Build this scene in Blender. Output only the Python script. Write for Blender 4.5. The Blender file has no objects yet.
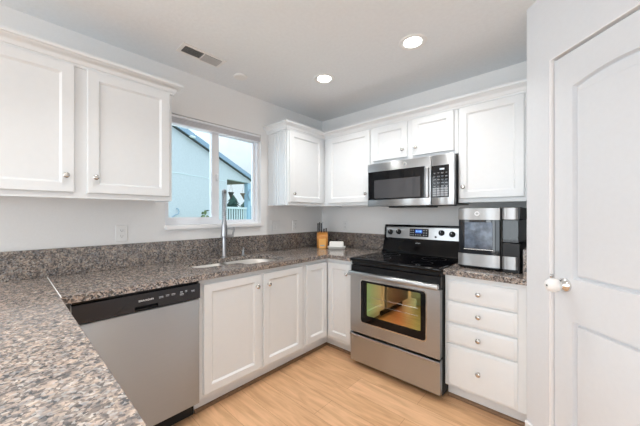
import bpy, bmesh, math, random
from mathutils import Matrix, Vector

random.seed(7)
sc = bpy.context.scene
COL = sc.collection

# ------------------------------------------------------------------ camera
CAM = (2.376, -2.651, 1.289)
cd = bpy.data.cameras.new('camera'); cam = bpy.data.objects.new('camera', cd); COL.objects.link(cam)
cam.location = CAM
cam.rotation_euler = (math.pi/2, 0, 0.7388)
cd.sensor_width = 36; cd.lens = 280.2456/640*36; cd.shift_y = 0.00256
cd.clip_start = 0.02; cd.clip_end = 200
sc.camera = cam

# ------------------------------------------------------------------ view / exposure
sc.view_settings.view_transform = 'Standard'; sc.view_settings.look = 'None'
sc.view_settings.gamma = 1; sc.view_settings.exposure = 0.0
sc.view_settings.use_curve_mapping = False
sc.cycles.use_denoising = True
sc.cycles.max_bounces = 10; sc.cycles.diffuse_bounces = 6; sc.cycles.glossy_bounces = 5
sc.cycles.transmission_bounces = 8; sc.cycles.transparent_max_bounces = 12
sc.cycles.sample_clamp_indirect = 6

# ------------------------------------------------------------------ sky
world = bpy.data.worlds.new('sky'); sc.world = world; world.use_nodes = True
wn = world.node_tree.nodes; wl = world.node_tree.links
bg = wn['Background']; bg.inputs[1].default_value = 1.0
tc = wn.new('ShaderNodeTexCoord'); nz = wn.new('ShaderNodeTexNoise'); rp = wn.new('ShaderNodeValToRGB')
nz.inputs['Scale'].default_value = 3.2; nz.inputs['Detail'].default_value = 6
rp.color_ramp.elements[0].position = .42; rp.color_ramp.elements[0].color = (.58, .79, .90, 1)
rp.color_ramp.elements[1].position = .62; rp.color_ramp.elements[1].color = (.80, .92, .97, 1)
wl.new(tc.outputs['Generated'], nz.inputs['Vector']); wl.new(nz.outputs[0], rp.inputs[0]); sx = wn.new('ShaderNodeSeparateXYZ'); mr = wn.new('ShaderNodeMapRange')   # overcast sky: brighter towards the zenith
mr.inputs[1].default_value = .15; mr.inputs[2].default_value = 1; mr.inputs[3].default_value = 1.03; mr.inputs[4].default_value = 4.0
wl.new(tc.outputs['Generated'], sx.inputs[0]); wl.new(sx.outputs[2], mr.inputs[0]); wl.new(mr.outputs[0], bg.inputs[1])
wl.new(rp.outputs[0], bg.inputs[0])

H = 2.465            # ceiling height

def area(name, loc, direction, sx, sy, power, color):
    l = bpy.data.lights.new(name, 'AREA'); l.shape = 'RECTANGLE'; l.size = sx; l.size_y = sy
    l.energy = power; l.color = color
    o = bpy.data.objects.new(name, l); COL.objects.link(o); o.location = loc
    o.rotation_euler = Vector(direction).to_track_quat('-Z', 'Y').to_euler()
    return o
# daylight at the kitchen window, and fill lamps at unseen living room windows
area('kitchen_window_daylight', (-.45, -1.39, 1.80), (1, 0, -.4), .9, .9, 6, (.80, .91, 1.0))
for k_ in range(3):
    area('rear_window_daylight', (1.4+1.2*k_, -7.02, 1.25), (0, 1, 0), .95, 1.9, (47, 38, 23)[k_], (.88, .945, 1.0))
for k_ in range(2):
    area('side_window_daylight', (5.62, -4.95+1.3*k_, 1.25), (-1, 0, 0), 1.05, 1.9, 6, (.88, .945, 1.0))
    area('added_patio_light', (-.03, -5.65+1.1*k_, 1.2), (1, 0, 0), .95, 1.9, 34, (.88, .945, 1.0))  # patio window is unseen; lamps added to light the pantry door and drawers

# ------------------------------------------------------------------ materials
def mat(name, color=(.8, .8, .8), rough=.5, metal=0., **kw):
    m = bpy.data.materials.new(name); m.use_nodes = True
    b = m.node_tree.nodes['Principled BSDF']
    b.inputs['Base Color'].default_value = (*color, 1); b.inputs['Roughness'].default_value = rough
    b.inputs['Metallic'].default_value = metal
    for k, v in kw.items():
        b.inputs[k.replace('_', ' ')].default_value = v
    return m
def nodes(m):
    return m.node_tree.nodes, m.node_tree.links, m.node_tree.nodes['Principled BSDF']
def add_noise(m, scale=60, amt=.05, bump=.0, coord='Object', stretch=(1, 1, 1), rough_amt=0):
    n, l, b = nodes(m)
    t = n.new('ShaderNodeTexCoord'); mp = n.new('ShaderNodeMapping'); x = n.new('ShaderNodeTexNoise')
    mp.inputs['Scale'].default_value = stretch; x.inputs['Scale'].default_value = scale; x.inputs['Detail'].default_value = 4
    l.new(t.outputs[coord], mp.inputs[0]); l.new(mp.outputs[0], x.inputs['Vector'])
    c = b.inputs['Base Color'].default_value[:3]
    r = n.new('ShaderNodeValToRGB')
    r.color_ramp.elements[0].position = .3; r.color_ramp.elements[1].position = .7
    r.color_ramp.elements[0].color = (*[v*(1-amt) for v in c], 1); r.color_ramp.elements[1].color = (*[min(1, v*(1+amt)) for v in c], 1)
    l.new(x.outputs[0], r.inputs[0]); l.new(r.outputs[0], b.inputs['Base Color'])
    if rough_amt:
        mr = n.new('ShaderNodeMapRange'); rr = b.inputs['Roughness'].default_value
        mr.inputs[3].default_value = rr-rough_amt; mr.inputs[4].default_value = rr+rough_amt
        l.new(x.outputs[0], mr.inputs[0]); l.new(mr.outputs[0], b.inputs['Roughness'])
    if bump:
        bp = n.new('ShaderNodeBump'); bp.inputs['Strength'].default_value = bump; bp.inputs['Distance'].default_value = .002
        l.new(x.outputs[0], bp.inputs['Height']); l.new(bp.outputs[0], b.inputs['Normal'])
    return m

M = {}
M['wall'] = add_noise(mat('wall_paint', (.785, .785, .785), .75), 90, .012, .12)
M['ceiling'] = add_noise(mat('ceiling_paint', (.81, .84, .865), .85), 45, .02, .5)
M['door_paint'] = add_noise(mat('door_paint', (.68, .70, .73), .42), 50, .01, .04)
M['trim'] = mat('trim_paint', (.82, .82, .83), .4)
M['cab'] = add_noise(mat('cabinet_paint', (.755, .78, .80), .36), 30, .008, .03)
M['vinyl'] = mat('window_vinyl', (.84, .86, .90), .4)
M['blind'] = mat('blind_fabric', (.60, .60, .63), .7)
M['chrome'] = mat('satin_nickel', (.62, .61, .59), .22, 1.)
M['polished'] = mat('polished_nickel', (.70, .69, .68), .12, 1.)
M['faucet'] = mat('faucet_steel', (.40, .41, .43), .3, 1.)
M['black'] = mat('black_plastic', (.006, .006, .007), .3, 0, Specular_IOR_Level=.3)
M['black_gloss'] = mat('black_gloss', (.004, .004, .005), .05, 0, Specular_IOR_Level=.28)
M['black_matt'] = mat('black_matt', (.01, .01, .01), .7)
M['dw_panel'] = mat('dishwasher_black_panel', (.012, .013, .017), .24)
M['plate'] = mat('outlet_white', (.76, .765, .765), .4)
M['white_plastic'] = mat('white_plastic', (.82, .82, .81), .35)
M['white_mark'] = mat('white_marking', (.75, .77, .80), .5)
M['dim_mark'] = mat('grey_marking', (.35, .37, .40), .5)
M['ceramic'] = mat('white_ceramic', (.80, .80, .78), .15)
M['slot'] = mat('dark_slot', (.06, .06, .06), .6)
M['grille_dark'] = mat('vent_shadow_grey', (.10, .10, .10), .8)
M['bronze'] = add_noise(mat('brown_wood_trim', (.20, .115, .06), .55), 40, .25, 0, stretch=(1, 1, 6))

def steel(name, axis, col=(.46, .47, .48), rough=.28):
    m = mat(name, col, rough, 1.)
    s = [1, 1, 1]; s[axis] = .015
    add_noise(m, 420, .02, .0, stretch=s, rough_amt=.012)
    n, l, b = nodes(m)
    b.inputs['Anisotropic'].default_value = .85; b.inputs['Anisotropic Rotation'].default_value = .25
    tg = n.new('ShaderNodeTangent'); tg.direction_type = 'RADIAL'; tg.axis = 'Z'
    l.new(tg.outputs[0], b.inputs['Tangent'])
    return m
M['steel_x'] = steel('brushed_steel_along_x', 0)
M['steel_y'] = steel('brushed_steel_along_y', 1, (.43, .455, .48), .46)
M['steel_ice'] = steel('ice_maker_steel', 0, (.36, .365, .37), .34)
M['sink_steel'] = mat('sink_steel', (.70, .68, .65), .42, 1.)

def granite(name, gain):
    m = mat(name, (.3, .3, .3), .17); n, l, b = nodes(m)
    t = n.new('ShaderNodeTexCoord')
    ns = n.new('ShaderNodeTexNoise'); ns.inputs['Scale'].default_value = 60; ns.inputs['Detail'].default_value = 3
    mx = n.new('ShaderNodeMix'); mx.data_type = 'VECTOR'; mx.inputs[0].default_value = .016
    l.new(t.outputs['Object'], ns.inputs['Vector'])
    l.new(t.outputs['Object'], mx.inputs[4]); l.new(ns.outputs['Color'], mx.inputs[5])
    v = n.new('ShaderNodeTexVoronoi'); v.inputs['Scale'].default_value = 155
    l.new(mx.outputs[1], v.inputs['Vector'])
    sp = n.new('ShaderNodeSeparateColor'); l.new(v.outputs['Color'], sp.inputs[0])
    r = n.new('ShaderNodeValToRGB'); r.color_ramp.interpolation = 'CONSTANT'
    cols = [(0, (.012, .012, .014)), (.23, (.06, .06, .065)), (.36, (.135, .125, .118)), (.47, (.30, .235, .195)), (.66, (.37, .31, .27)), (.82, (.31, .315, .325)), (.92, (.47, .455, .43))]
    e = r.color_ramp.elements
    e[0].position = 0; e[0].color = (*cols[0][1], 1); e[1].position = cols[1][0]; e[1].color = (*cols[1][1], 1)
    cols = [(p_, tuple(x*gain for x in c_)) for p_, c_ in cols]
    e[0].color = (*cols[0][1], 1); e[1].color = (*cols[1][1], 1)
    for p, c in cols[2:]:
        q = e.new(p); q.color = (*c, 1)
    l.new(sp.outputs[0], r.inputs[0])
    n3 = n.new('ShaderNodeTexNoise'); n3.inputs['Scale'].default_value = 62; n3.inputs['Detail'].default_value = 3
    l.new(t.outputs['Object'], n3.inputs['Vector'])
    r3 = n.new('ShaderNodeValToRGB'); e3 = r3.color_ramp.elements
    e3[0].position = .36; e3[0].color = (.10, .105, .115, 1); e3[1].position = .62; e3[1].color = (.43, .36, .315, 1)
    k3 = e3.new(.47); k3.color = (.27, .235, .215, 1)
    l.new(n3.outputs[0], r3.inputs[0])
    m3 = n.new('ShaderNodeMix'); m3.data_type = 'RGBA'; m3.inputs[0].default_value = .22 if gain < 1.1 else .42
    l.new(r.outputs[0], m3.inputs[6]); l.new(r3.outputs[0], m3.inputs[7])
    # broad clusters of dark and pink crystals
    n2 = n.new('ShaderNodeTexNoise'); n2.inputs['Scale'].default_value = 34; n2.inputs['Detail'].default_value = 5
    l.new(t.outputs['Object'], n2.inputs['Vector'])
    r2 = n.new('ShaderNodeValToRGB'); r2.color_ramp.elements[0].position = .36; r2.color_ramp.elements[1].position = .62
    r2.color_ramp.elements[0].color = (.58, .60, .64, 1); r2.color_ramp.elements[1].color = (1.25, 1.18, 1.1, 1)
    l.new(n2.outputs[0], r2.inputs[0])
    mm = n.new('ShaderNodeMix'); mm.data_type = 'RGBA'; mm.blend_type = 'MULTIPLY'; mm.inputs[0].default_value = .75
    l.new(m3.outputs[2], mm.inputs[6]); l.new(r2.outputs[0], mm.inputs[7]); l.new(mm.outputs[2], b.inputs['Base Color'])
    b.inputs['IOR'].default_value = 1.75
    return m
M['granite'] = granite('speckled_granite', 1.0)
M['granite_splash'] = granite('shaded_speckled_granite', .74)  # same granite darkened: shade on the upright splash put into its colour
M['granite_lit'] = granite('lit_speckled_granite', 1.12)  # same granite lightened: light on the peninsula top put into its colour

def oak():
    m = mat('oak_planks', (.5, .3, .2), .42); n, l, b = nodes(m)
    t = n.new('ShaderNodeTexCoord')
    br = n.new('ShaderNodeTexBrick'); br.offset = .37; br.inputs['Scale'].default_value = 1
    br.inputs['Brick Width'].default_value = 1.22; br.inputs['Row Height'].default_value = .18
    br.inputs['Mortar Size'].default_value = .0012; br.inputs['Mortar Smooth'].default_value = .3
    br.inputs['Color1'].default_value = (.62, .38, .21, 1); br.inputs['Color2'].default_value = (.72, .46, .27, 1)
    br.inputs['Mortar'].default_value = (.36, .20, .10, 1); br.inputs['Bias'].default_value = 0
    l.new(t.outputs['Object'], br.inputs['Vector'])
    mp = n.new('ShaderNodeMapping'); mp.inputs['Scale'].default_value = (1.1, 9, 1)
    l.new(t.outputs['Object'], mp.inputs[0])
    g = n.new('ShaderNodeTexNoise'); g.inputs['Scale'].default_value = 3.2; g.inputs['Detail'].default_value = 8; g.inputs['Distortion'].default_value = .8
    l.new(mp.outputs[0], g.inputs['Vector'])
    r = n.new('ShaderNodeValToRGB'); r.color_ramp.elements[0].position = .32; r.color_ramp.elements[1].position = .66
    r.color_ramp.elements[0].color = (.74, .68, .62, 1); r.color_ramp.elements[1].color = (1.1, 1.08, 1.07, 1)
    l.new(g.outputs[0], r.inputs[0])
    mm = n.new('ShaderNodeMix'); mm.data_type = 'RGBA'; mm.blend_type = 'MULTIPLY'; mm.inputs[0].default_value = .8
    l.new(br.outputs[0], mm.inputs[6]); l.new(r.outputs[0], mm.inputs[7]); l.new(mm.outputs[2], b.inputs['Base Color'])
    bp = n.new('ShaderNodeBump'); bp.inputs['Strength'].default_value = .15; bp.inputs['Distance'].default_value = .002
    l.new(g.outputs[0], bp.inputs['Height']); l.new(bp.outputs[0], b.inputs['Normal'])
    return m
M['oak'] = oak()
M['block_wood'] = add_noise(mat('amber_wood', (.50, .21, .045), .4), 26, .22, 0, stretch=(1, 1, .12))
M['stucco'] = add_noise(mat('neighbour_stucco', (.66, .67, .70), .9), 25, .04, .3)
M['slate_fascia'] = mat('blue_grey_fascia', (.30, .40, .52), .6)
M['soffit'] = mat('porch_soffit_brown', (.21, .17, .14), .8)
M['shingle'] = add_noise(mat('roof_shingle', (.17, .18, .20), .9), 30, .3)
M['ext_white'] = mat('exterior_white', (.78, .84, .86), .6)
M['post_blue'] = mat('porch_post_blue', (.42, .60, .74), .6)
M['needles'] = add_noise(mat('conifer_needles', (.035, .075, .06), .9), 8, .5)
M['leaf'] = add_noise(mat('shrub_leaf', (.15, .19, .08), .8), 12, .4)
M['bark'] = mat('bark', (.10, .07, .05), .9)
M['basket'] = add_noise(mat('coir_basket', (.26, .18, .12), .9), 40, .3)
M['basket_dark'] = add_noise(mat('dark_basket', (.06, .055, .05), .9), 40, .3)
M['lawn'] = add_noise(mat('lawn_green', (.10, .17, .06), .95), 6, .4)
def glass(name, tint=(1, 1, 1), ior=1.45, rough=0):
    m = bpy.data.materials.new(name); m.use_nodes = True; n = m.node_tree.nodes; l = m.node_tree.links
    n.remove(n['Principled BSDF']); o = n['Material Output']
    tr = n.new('ShaderNodeBsdfTransparent'); tr.inputs[0].default_value = (*tint, 1)
    gl = n.new('ShaderNodeBsdfGlossy'); gl.inputs['Roughness'].default_value = rough
    fr = n.new('ShaderNodeFresnel'); fr.inputs[0].default_value = ior
    mx = n.new('ShaderNodeMixShader'); l.new(fr.outputs[0], mx.inputs[0]); l.new(tr.outputs[0], mx.inputs[1]); l.new(gl.outputs[0], mx.inputs[2]); l.new(mx.outputs[0], o.inputs[0])
    return m
M['pane'] = glass('window_glass', (.97, .99, 1.0), 1.25)
M['tank'] = glass('tinted_tank_plastic', (.10, .13, .17), 1.45, .05)
M['smoke_glass'] = mat('smoked_glass', (.012, .014, .018), .05)
M['ice_glass'] = add_noise(mat('frosty_ice', (.10, .13, .18), .25), 28, .5, 0)
M['lit'] = mat('lamp_lens', (.9, .9, .9), .4, 0, Emission_Color=(1, .97, .92, 1), Emission_Strength=14.)
M['lcd'] = mat('blue_display', (.02, .05, .2), .3, 0, Emission_Color=(.05, .16, .75, 1), Emission_Strength=.55)
M['lcd_text'] = mat('display_digits', (.1, .3, .6), .3, 0, Emission_Color=(.25, .6, 1, 1), Emission_Strength=.9)
# oven glass: coated mirror, tinted by a fixed ramp across its width
M['oven_glass'] = mat('coated_oven_glass', (.52, .56, .26), .03, 1.)
n_, l_, b_ = nodes(M['oven_glass'])
t_ = n_.new('ShaderNodeTexCoord'); s_ = n_.new('ShaderNodeSeparateXYZ'); r_ = n_.new('ShaderNodeValToRGB')
l_.new(t_.outputs['Generated'], s_.inputs[0]); l_.new(s_.outputs[0], r_.inputs[0]); l_.new(r_.outputs[0], b_.inputs['Base Color'])
e_ = r_.color_ramp.elements      # tint runs from green through amber back to green
e_[0].position = .05; e_[0].color = (.36, .52, .22, 1); e_[1].position = .95; e_[1].color = (.42, .50, .22, 1)
for p_, c_ in ((.30, (.60, .46, .20, 1)), (.62, (.66, .36, .18, 1))):
    k_ = e_.new(p_); k_.color = c_


# ------------------------------------------------------------------ mesh builder
def frame(o, u, n):        # local (u, n, z) -> world
    m = Matrix.Identity(4); u = Vector(u).normalized(); n = Vector(n).normalized()
    m.col[0][:3] = u; m.col[1][:3] = n; m.col[2][:3] = (0, 0, 1); m.col[3][:3] = o
    return m
W = Matrix.Identity(4)
FA = frame((0, 0, 0), (0, 1, 0), (1, 0, 0))          # window wall: u = y, n = x
FB = frame((0, 0, 0), (1, 0, 0), (0, -1, 0))         # range wall:  u = x, n = -y
PX, PY = 2.17, -.66
FD = frame((PX, PY, 0), (1, -1, 0), (-1, -1, 0))     # pantry wall at 45 degrees

def offset_poly(pts, d):
    n = len(pts); out = []
    area2 = sum(pts[i][0]*pts[(i+1) % n][1]-pts[(i+1) % n][0]*pts[i][1] for i in range(n))
    sg = 1 if area2 > 0 else -1
    for i in range(n):
        p0, p, p1 = Vector(pts[i-1]), Vector(pts[i]), Vector(pts[(i+1) % n])
        a = (p-p0).normalized(); b = (p1-p).normalized()
        na = Vector((-a.y, a.x))*sg; nb = Vector((-b.y, b.x))*sg
        k = (na+nb); k = k/max(.2, k.dot(na)) if k.length > 1e-6 else na
        out.append(tuple(p+k*d))
    return out
def rect(u0, u1, z0, z1): return [(u0, z0), (u1, z0), (u1, z1), (u0, z1)]
def rrect(u0, u1, z0, z1, r, k=5):
    out = []
    for cx, cz, a0 in ((u1-r, z0+r, -90), (u1-r, z1-r, 0), (u0+r, z1-r, 90), (u0+r, z0+r, 180)):
        for i in range(k+1):
            a = math.radians(a0+90*i/k); out.append((cx+r*math.cos(a), cz+r*math.sin(a)))
    return out

class MB:
    def __init__(s, F=W): s.F = F; s.v = []; s.f = []; s.mi = []
    def dump(s, bm, F=None, mi=0):
        F = F or s.F; o = len(s.v); bm.verts.index_update()
        for v in bm.verts: s.v.append(F @ v.co)
        for f in bm.faces: s.f.append([o+v.index for v in f.verts]); s.mi.append(mi)
        bm.free(); return s
    def box(s, u0, u1, n0, n1, z0, z1, bev=0, seg=1, mi=0, F=None):
        bm = bmesh.new(); r = bmesh.ops.create_cube(bm, size=1)
        for v in bm.verts:
            v.co = Vector((u0+(v.co.x+.5)*(u1-u0), n0+(v.co.y+.5)*(n1-n0), z0+(v.co.z+.5)*(z1-z0)))
        if bev: bmesh.ops.bevel(bm, geom=bm.edges[:], offset=bev, segments=seg, affect='EDGES', profile=.5)
        return s.dump(bm, F, mi)
    def loops(s, pts, levels, cap0=True, cap1=True, plane='uz', mi=0):
        """polygon pts in (u,z); levels [(inset, n)]: successive inset loops joined into a relief"""
        bm = bmesh.new(); prev = None
        for k, (ins, nn) in enumerate(levels):
            q = offset_poly(pts, ins) if ins else pts
            vs = [bm.verts.new((a, nn, b) if plane == 'uz' else (a, b, nn)) for a, b in q]
            if prev:
                for i in range(len(vs)):
                    j = (i+1) % len(vs); bm.faces.new((prev[i], prev[j], vs[j], vs[i]))
            elif cap0: bm.faces.new(vs[::-1])
            prev = vs
        if cap1: bm.faces.new(prev)
        return s.dump(bm, None, mi)
    def prism(s, pts, n0, n1, plane='uz', bev=0, mi=0):
        if bev: return s.loops(pts, [(bev, n0), (0, n0+bev), (0, n1-bev), (bev, n1)], plane=plane, mi=mi)
        return s.loops(pts, [(0, n0), (0, n1)], plane=plane, mi=mi)
    def holed(s, outer, holes, n0, n1, plane='uz', mi=0):
        for nn in (n0, n1):
            bm = bmesh.new(); es = []
            for poly in [outer]+holes:
                vs = [bm.verts.new((a, nn, b) if plane == 'uz' else (a, b, nn)) for a, b in poly]
                es += [bm.edges.new((vs[i], vs[(i+1) % len(vs)])) for i in range(len(vs))]
            bmesh.ops.triangle_fill(bm, edges=es, use_beauty=True)
            s.dump(bm, None, mi)
        for poly in [outer]+holes:
            s.loops(poly, [(0, n0), (0, n1)], False, False, plane, mi)
        return s
    def lathe(s, prof, center, axis='z', seg=24, mi=0, F=None, cap=True):
        """prof [(t, r)] along axis from center (local coords)"""
        bm = bmesh.new(); ax = {'u': Vector((1, 0, 0)), 'n': Vector((0, 1, 0)), 'z': Vector((0, 0, 1))}[axis] if isinstance(axis, str) else Vector(axis).normalized()
        e1 = ax.orthogonal().normalized(); e2 = ax.cross(e1); c = Vector(center); prev = None
        for t, r in prof:
            vs = [bm.verts.new(c+ax*t+(e1*math.cos(2*math.pi*i/seg)+e2*math.sin(2*math.pi*i/seg))*max(r, 1e-5)) for i in range(seg)]
            if prev:
                for i in range(seg):
                    j = (i+1) % seg; bm.faces.new((prev[i], prev[j], vs[j], vs[i]))
            elif cap: bm.faces.new(vs[::-1])
            prev = vs
        if cap: bm.faces.new(prev)
        return s.dump(bm, F, mi)
    def cyl(s, p0, p1, r, seg=16, mi=0):
        p0, p1 = Vector(p0), Vector(p1); return s.lathe([(0, r), ((p1-p0).length, r)], p0, p1-p0, seg, mi)
    def tube(s, pts, r, seg=10, mi=0):
        bm = bmesh.new(); pts = [Vector(p) for p in pts]; prev = None; e1 = None
        for i, p in enumerate(pts):
            t = (pts[min(i+1, len(pts)-1)]-pts[max(i-1, 0)]).normalized()
            e1 = t.orthogonal().normalized() if e1 is None else (e1-t*e1.dot(t)).normalized()
            e2 = t.cross(e1); rr = r[i] if isinstance(r, (list, tuple)) else r
            vs = [bm.verts.new(p+(e1*math.cos(2*math.pi*k/seg)+e2*math.sin(2*math.pi*k/seg))*rr) for k in range(seg)]
            if prev:
                for k in range(seg):
                    j = (k+1) % seg; bm.faces.new((prev[k], prev[j], vs[j], vs[k]))
            else: bm.faces.new(vs[::-1])
            prev = vs
        bm.faces.new(prev)
        return s.dump(bm, None, mi)
    def sweep(s, path, prof):
        """path: xy points, prof: closed (outward, z) profile; outward is to the right of travel, corners mitred"""
        bm = bmesh.new(); P = [Vector(p) for p in path]; prev = None
        for i, p in enumerate(P):
            ds = []
            if i > 0: ds.append((P[i]-P[i-1]).normalized())
            if i < len(P)-1: ds.append((P[i+1]-P[i]).normalized())
            ns = [Vector((d.y, -d.x)) for d in ds]; k = sum(ns, Vector((0, 0)))
            k = k/k.dot(ns[0])
            vs = [bm.verts.new((p.x+k.x*o, p.y+k.y*o, z)) for o, z in prof]
            if prev:
                for a in range(len(vs)):
                    b = (a+1) % len(vs); bm.faces.new((prev[a], prev[b], vs[b], vs[a]))
            else: bm.faces.new(vs[::-1])
            prev = vs
        bm.faces.new(prev)
        return s.dump(bm, W)
    def bounds(s):
        return [min(v[i] for v in s.v) for i in range(3)], [max(v[i] for v in s.v) for i in range(3)]
    def build(s, name, material, parent=None, smooth=True, kind=None):
        org = Vector((0, 0, 0))
        if parent is not None:
            p = parent
            while p: org = org+p.location; p = p.parent
        else:
            lo, hi = s.bounds(); org = Vector(((lo[0]+hi[0])/2, (lo[1]+hi[1])/2, lo[2]))
        me = bpy.data.meshes.new(name); me.from_pydata([tuple(v-org) for v in s.v], [], s.f)
        ms = material if isinstance(material, (list, tuple)) else [material]
        for m in ms: me.materials.append(m)
        bm = bmesh.new(); bm.from_mesh(me)
        for f, k in zip(bm.faces, s.mi): f.material_index = k
        bmesh.ops.remove_doubles(bm, verts=bm.verts, dist=1e-6)
        bmesh.ops.recalc_face_normals(bm, faces=bm.faces)
        if smooth:
            for f in bm.faces: f.smooth = True
            for e in bm.edges:
                e.smooth = len(e.link_faces) == 2 and e.calc_face_angle(9) < math.radians(38)
        bm.to_mesh(me); bm.free()
        o = bpy.data.objects.new(name, me); COL.objects.link(o)
        if parent is not None: o.parent = parent
        else: o.location = org
        if kind: o['kind'] = kind
        return o

def thing(name, label, cat, loc, group=None):
    o = bpy.data.objects.new(name, None); o.empty_display_size = .05; COL.objects.link(o); o.location = loc
    o['label'] = label; o['category'] = cat
    if group: o['group'] = group
    return o
def tag(o, label, cat, group=None):
    o['label'] = label; o['category'] = cat
    if group: o['group'] = group
    return o
def lettering(name, text, size, F, u, n, z, material, parent, depth=.0006, width=None):
    c = bpy.data.curves.new(name, 'FONT'); c.body = text; c.size = size; c.align_x = 'CENTER'; c.align_y = 'CENTER'; c.extrude = depth
    t = bpy.data.objects.new('tmp_text', c); COL.objects.link(t)
    bpy.context.view_layer.update()
    me = bpy.data.meshes.new_from_object(t.evaluated_get(bpy.context.evaluated_depsgraph_get()))
    bpy.data.objects.remove(t)
    xs = [v.co.x for v in me.vertices]; k = width/(max(xs)-min(xs)) if width else 1
    flip = -1 if (F.col[0].to_3d().cross(Vector((0, 0, 1)))).dot(F.col[1].to_3d()) > 0 else 1
    # text reads left to right for someone facing the surface
    mb = MB(F)
    mb.v = [F @ Vector((u+flip*v.co.x*k, n+v.co.z, z+v.co.y)) for v in me.vertices]
    mb.f = [list(p.vertices) for p in me.polygons]; mb.mi = [0]*len(mb.f)
    bpy.data.meshes.remove(me)
    return mb.build(name, material, parent, smooth=False)

# ================================================================== ROOM SHELL
XR, YR = 5.6, -7.0
fl = MB(); fl.box(-.15, XR+.15, YR-.15, .15, -.06, 0); fl.build('floor', M['oak'], kind='structure')
ce = MB(); ce.box(-.15, XR+.15, YR-.15, .15, H, H+.08); ce.build('ceiling', M['ceiling'], kind='structure')
WY0, WY1, WZ0, WZ1 = -1.845, -.94, 1.205, 2.10
T = .13
wl_ = MB(FA); wl_.holed(rect(YR-.15, .15, -.06, H+.08), [rect(WY0, WY1, WZ0, WZ1), rect(-6.2, -4.0, .15, 2.25)], -T, 0); wl_.build('wall_left', M['wall'], kind='structure')
wb = MB(FB); wb.box(0, PX+.1, -T, 0, 0, H); wb.build('wall_back', M['wall'], kind='structure')
ws = MB(); ws.box(PX, PX+.1, PY+.003, 0, 0, H); ws.build('wall_pantry_side', M['wall'], kind='structure')
DU0, DW, DZ = .148, .635, 2.092
DL = 1.46
wp = MB(FD)
wp.holed([(0, 0), (DU0, 0), (DU0, DZ), (DU0+DW, DZ), (DU0+DW, 0), (DL, 0), (DL, H), (0, H)], [], -.11, 0)
wp.build('wall_pantry', M['door_paint'], kind='structure')
ex, ey = PX+DL*math.sqrt(.5), PY-DL*math.sqrt(.5)
wr = MB(); wr.box(ex, XR, ey, ey+.1, 0, H); wr.build('wall_pantry_rear', M['wall'], kind='structure')
w5 = MB(frame((XR, 0, 0), (0, 1, 0), (-1, 0, 0))); w5.holed(rect(YR, ey+.1, 0, H), [rect(-5.6, -3.0, .25, 2.25)], -T, 0); w5.build('wall_right', M['wall'], kind='structure')
w6 = MB(frame((0, YR, 0), (1, 0, 0), (0, 1, 0))); w6.holed(rect(0, XR, 0, H), [rect(.8, 4.4, .25, 2.25)], -T, 0); w6.build('wall_rear', M['wall'], kind='structure')
for nm, F, a, b, k in (('window_2', frame((0, YR, 0), (1, 0, 0), (0, 1, 0)), .8, 4.4, 3), ('window_3', frame((XR, 0, 0), (0, 1, 0), (-1, 0, 0)), -5.6, -3.0, 2), ('window_4', FA, -6.2, -4.0, 2)):  # the last one is out of view, added to light the pantry door
    g = MB(F); g.holed(rect(a, b, .25 if nm != 'window_4' else .15, 2.25), [rect(a+(b-a)*i/k+.05, a+(b-a)*(i+1)/k-.05, .31, 2.19) for i in range(k)], -.06, -.01)
    g.build(nm, M['vinyl'], kind='structure')

# ---- kitchen window
w1 = thing('window_1', '', '', (-.05, (WY0+WY1)/2, WZ0)); del w1['label']; del w1['category']; w1['kind'] = 'structure'
f = MB(FA)
f.holed(rect(WY0, WY1, WZ0, WZ1), [rect(WY0+.028, WY1-.018, WZ0+.018, WZ1-.04)], -.125, -.045)
f.build('window_frame', M['vinyl'], w1)
UM0, UM1 = -1.437, -1.37
sa = MB(FA)
sa.holed(rect(WY0+.022, UM1, WZ0+.006, WZ1-.035), [rect(WY0+.042, UM0, WZ0+.062, WZ1-.075)], -.085, -.05)
o = sa.build('window_sash', M['vinyl'], w1)
p = MB(FA); p.box(WY0+.038, UM0+.005, -.070, -.066, WZ0+.055, WZ1-.07); p.build('window_pane', M['pane'], o)
sb = MB(FA)
sb.holed(rect(UM0+.01, WY1-.015, WZ0+.012, WZ1-.035), [rect(UM1+.004, WY1-.036, WZ0+.036, WZ1-.07)], -.118, -.088)
o = sb.build('window_sash', M['vinyl'], w1)
p = MB(FA); p.box(UM1, WY1-.032, -.105, -.101, WZ0+.032, WZ1-.065); p.build('window_pane', M['pane'], o)
lk = MB(FA); lk.box(-1.402, -1.382, -.05, -.035, 1.60, 1.66, .004); lk.build('window_latch', M['vinyl'], w1)
sl = MB(FA); sl.box(WY0-.002, WY1+.002, -.045, .032, 1.170, 1.2045, .006, 2); sl.build('trim_window_sill', M['trim'], kind='structure')
bl = thing('roller_blind', 'raised fabric blind in its headrail at the top of the kitchen window', 'blind', (-.02, (WY0+WY1)/2, WZ1-.06))
q = MB(FA); q.box(WY0+.004, WY1-.004, -.040, -.004, WZ1-.022, WZ1-.004, .003); q.build('headrail', M['vinyl'], bl)
q = MB(FA)
for i in range(4): q.box(WY0+.006, WY1-.006, -.038, -.007, WZ1-.033-.011*i, WZ1-.0225-.011*i, .003)
q.build('blind_stack', M['blind'], bl)
q = MB(FA); q.box(WY0+.005, WY1-.005, -.039, -.006, WZ1-.076, WZ1-.0665, .003); q.build('bottom_rail', M['vinyl'], bl)

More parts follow.
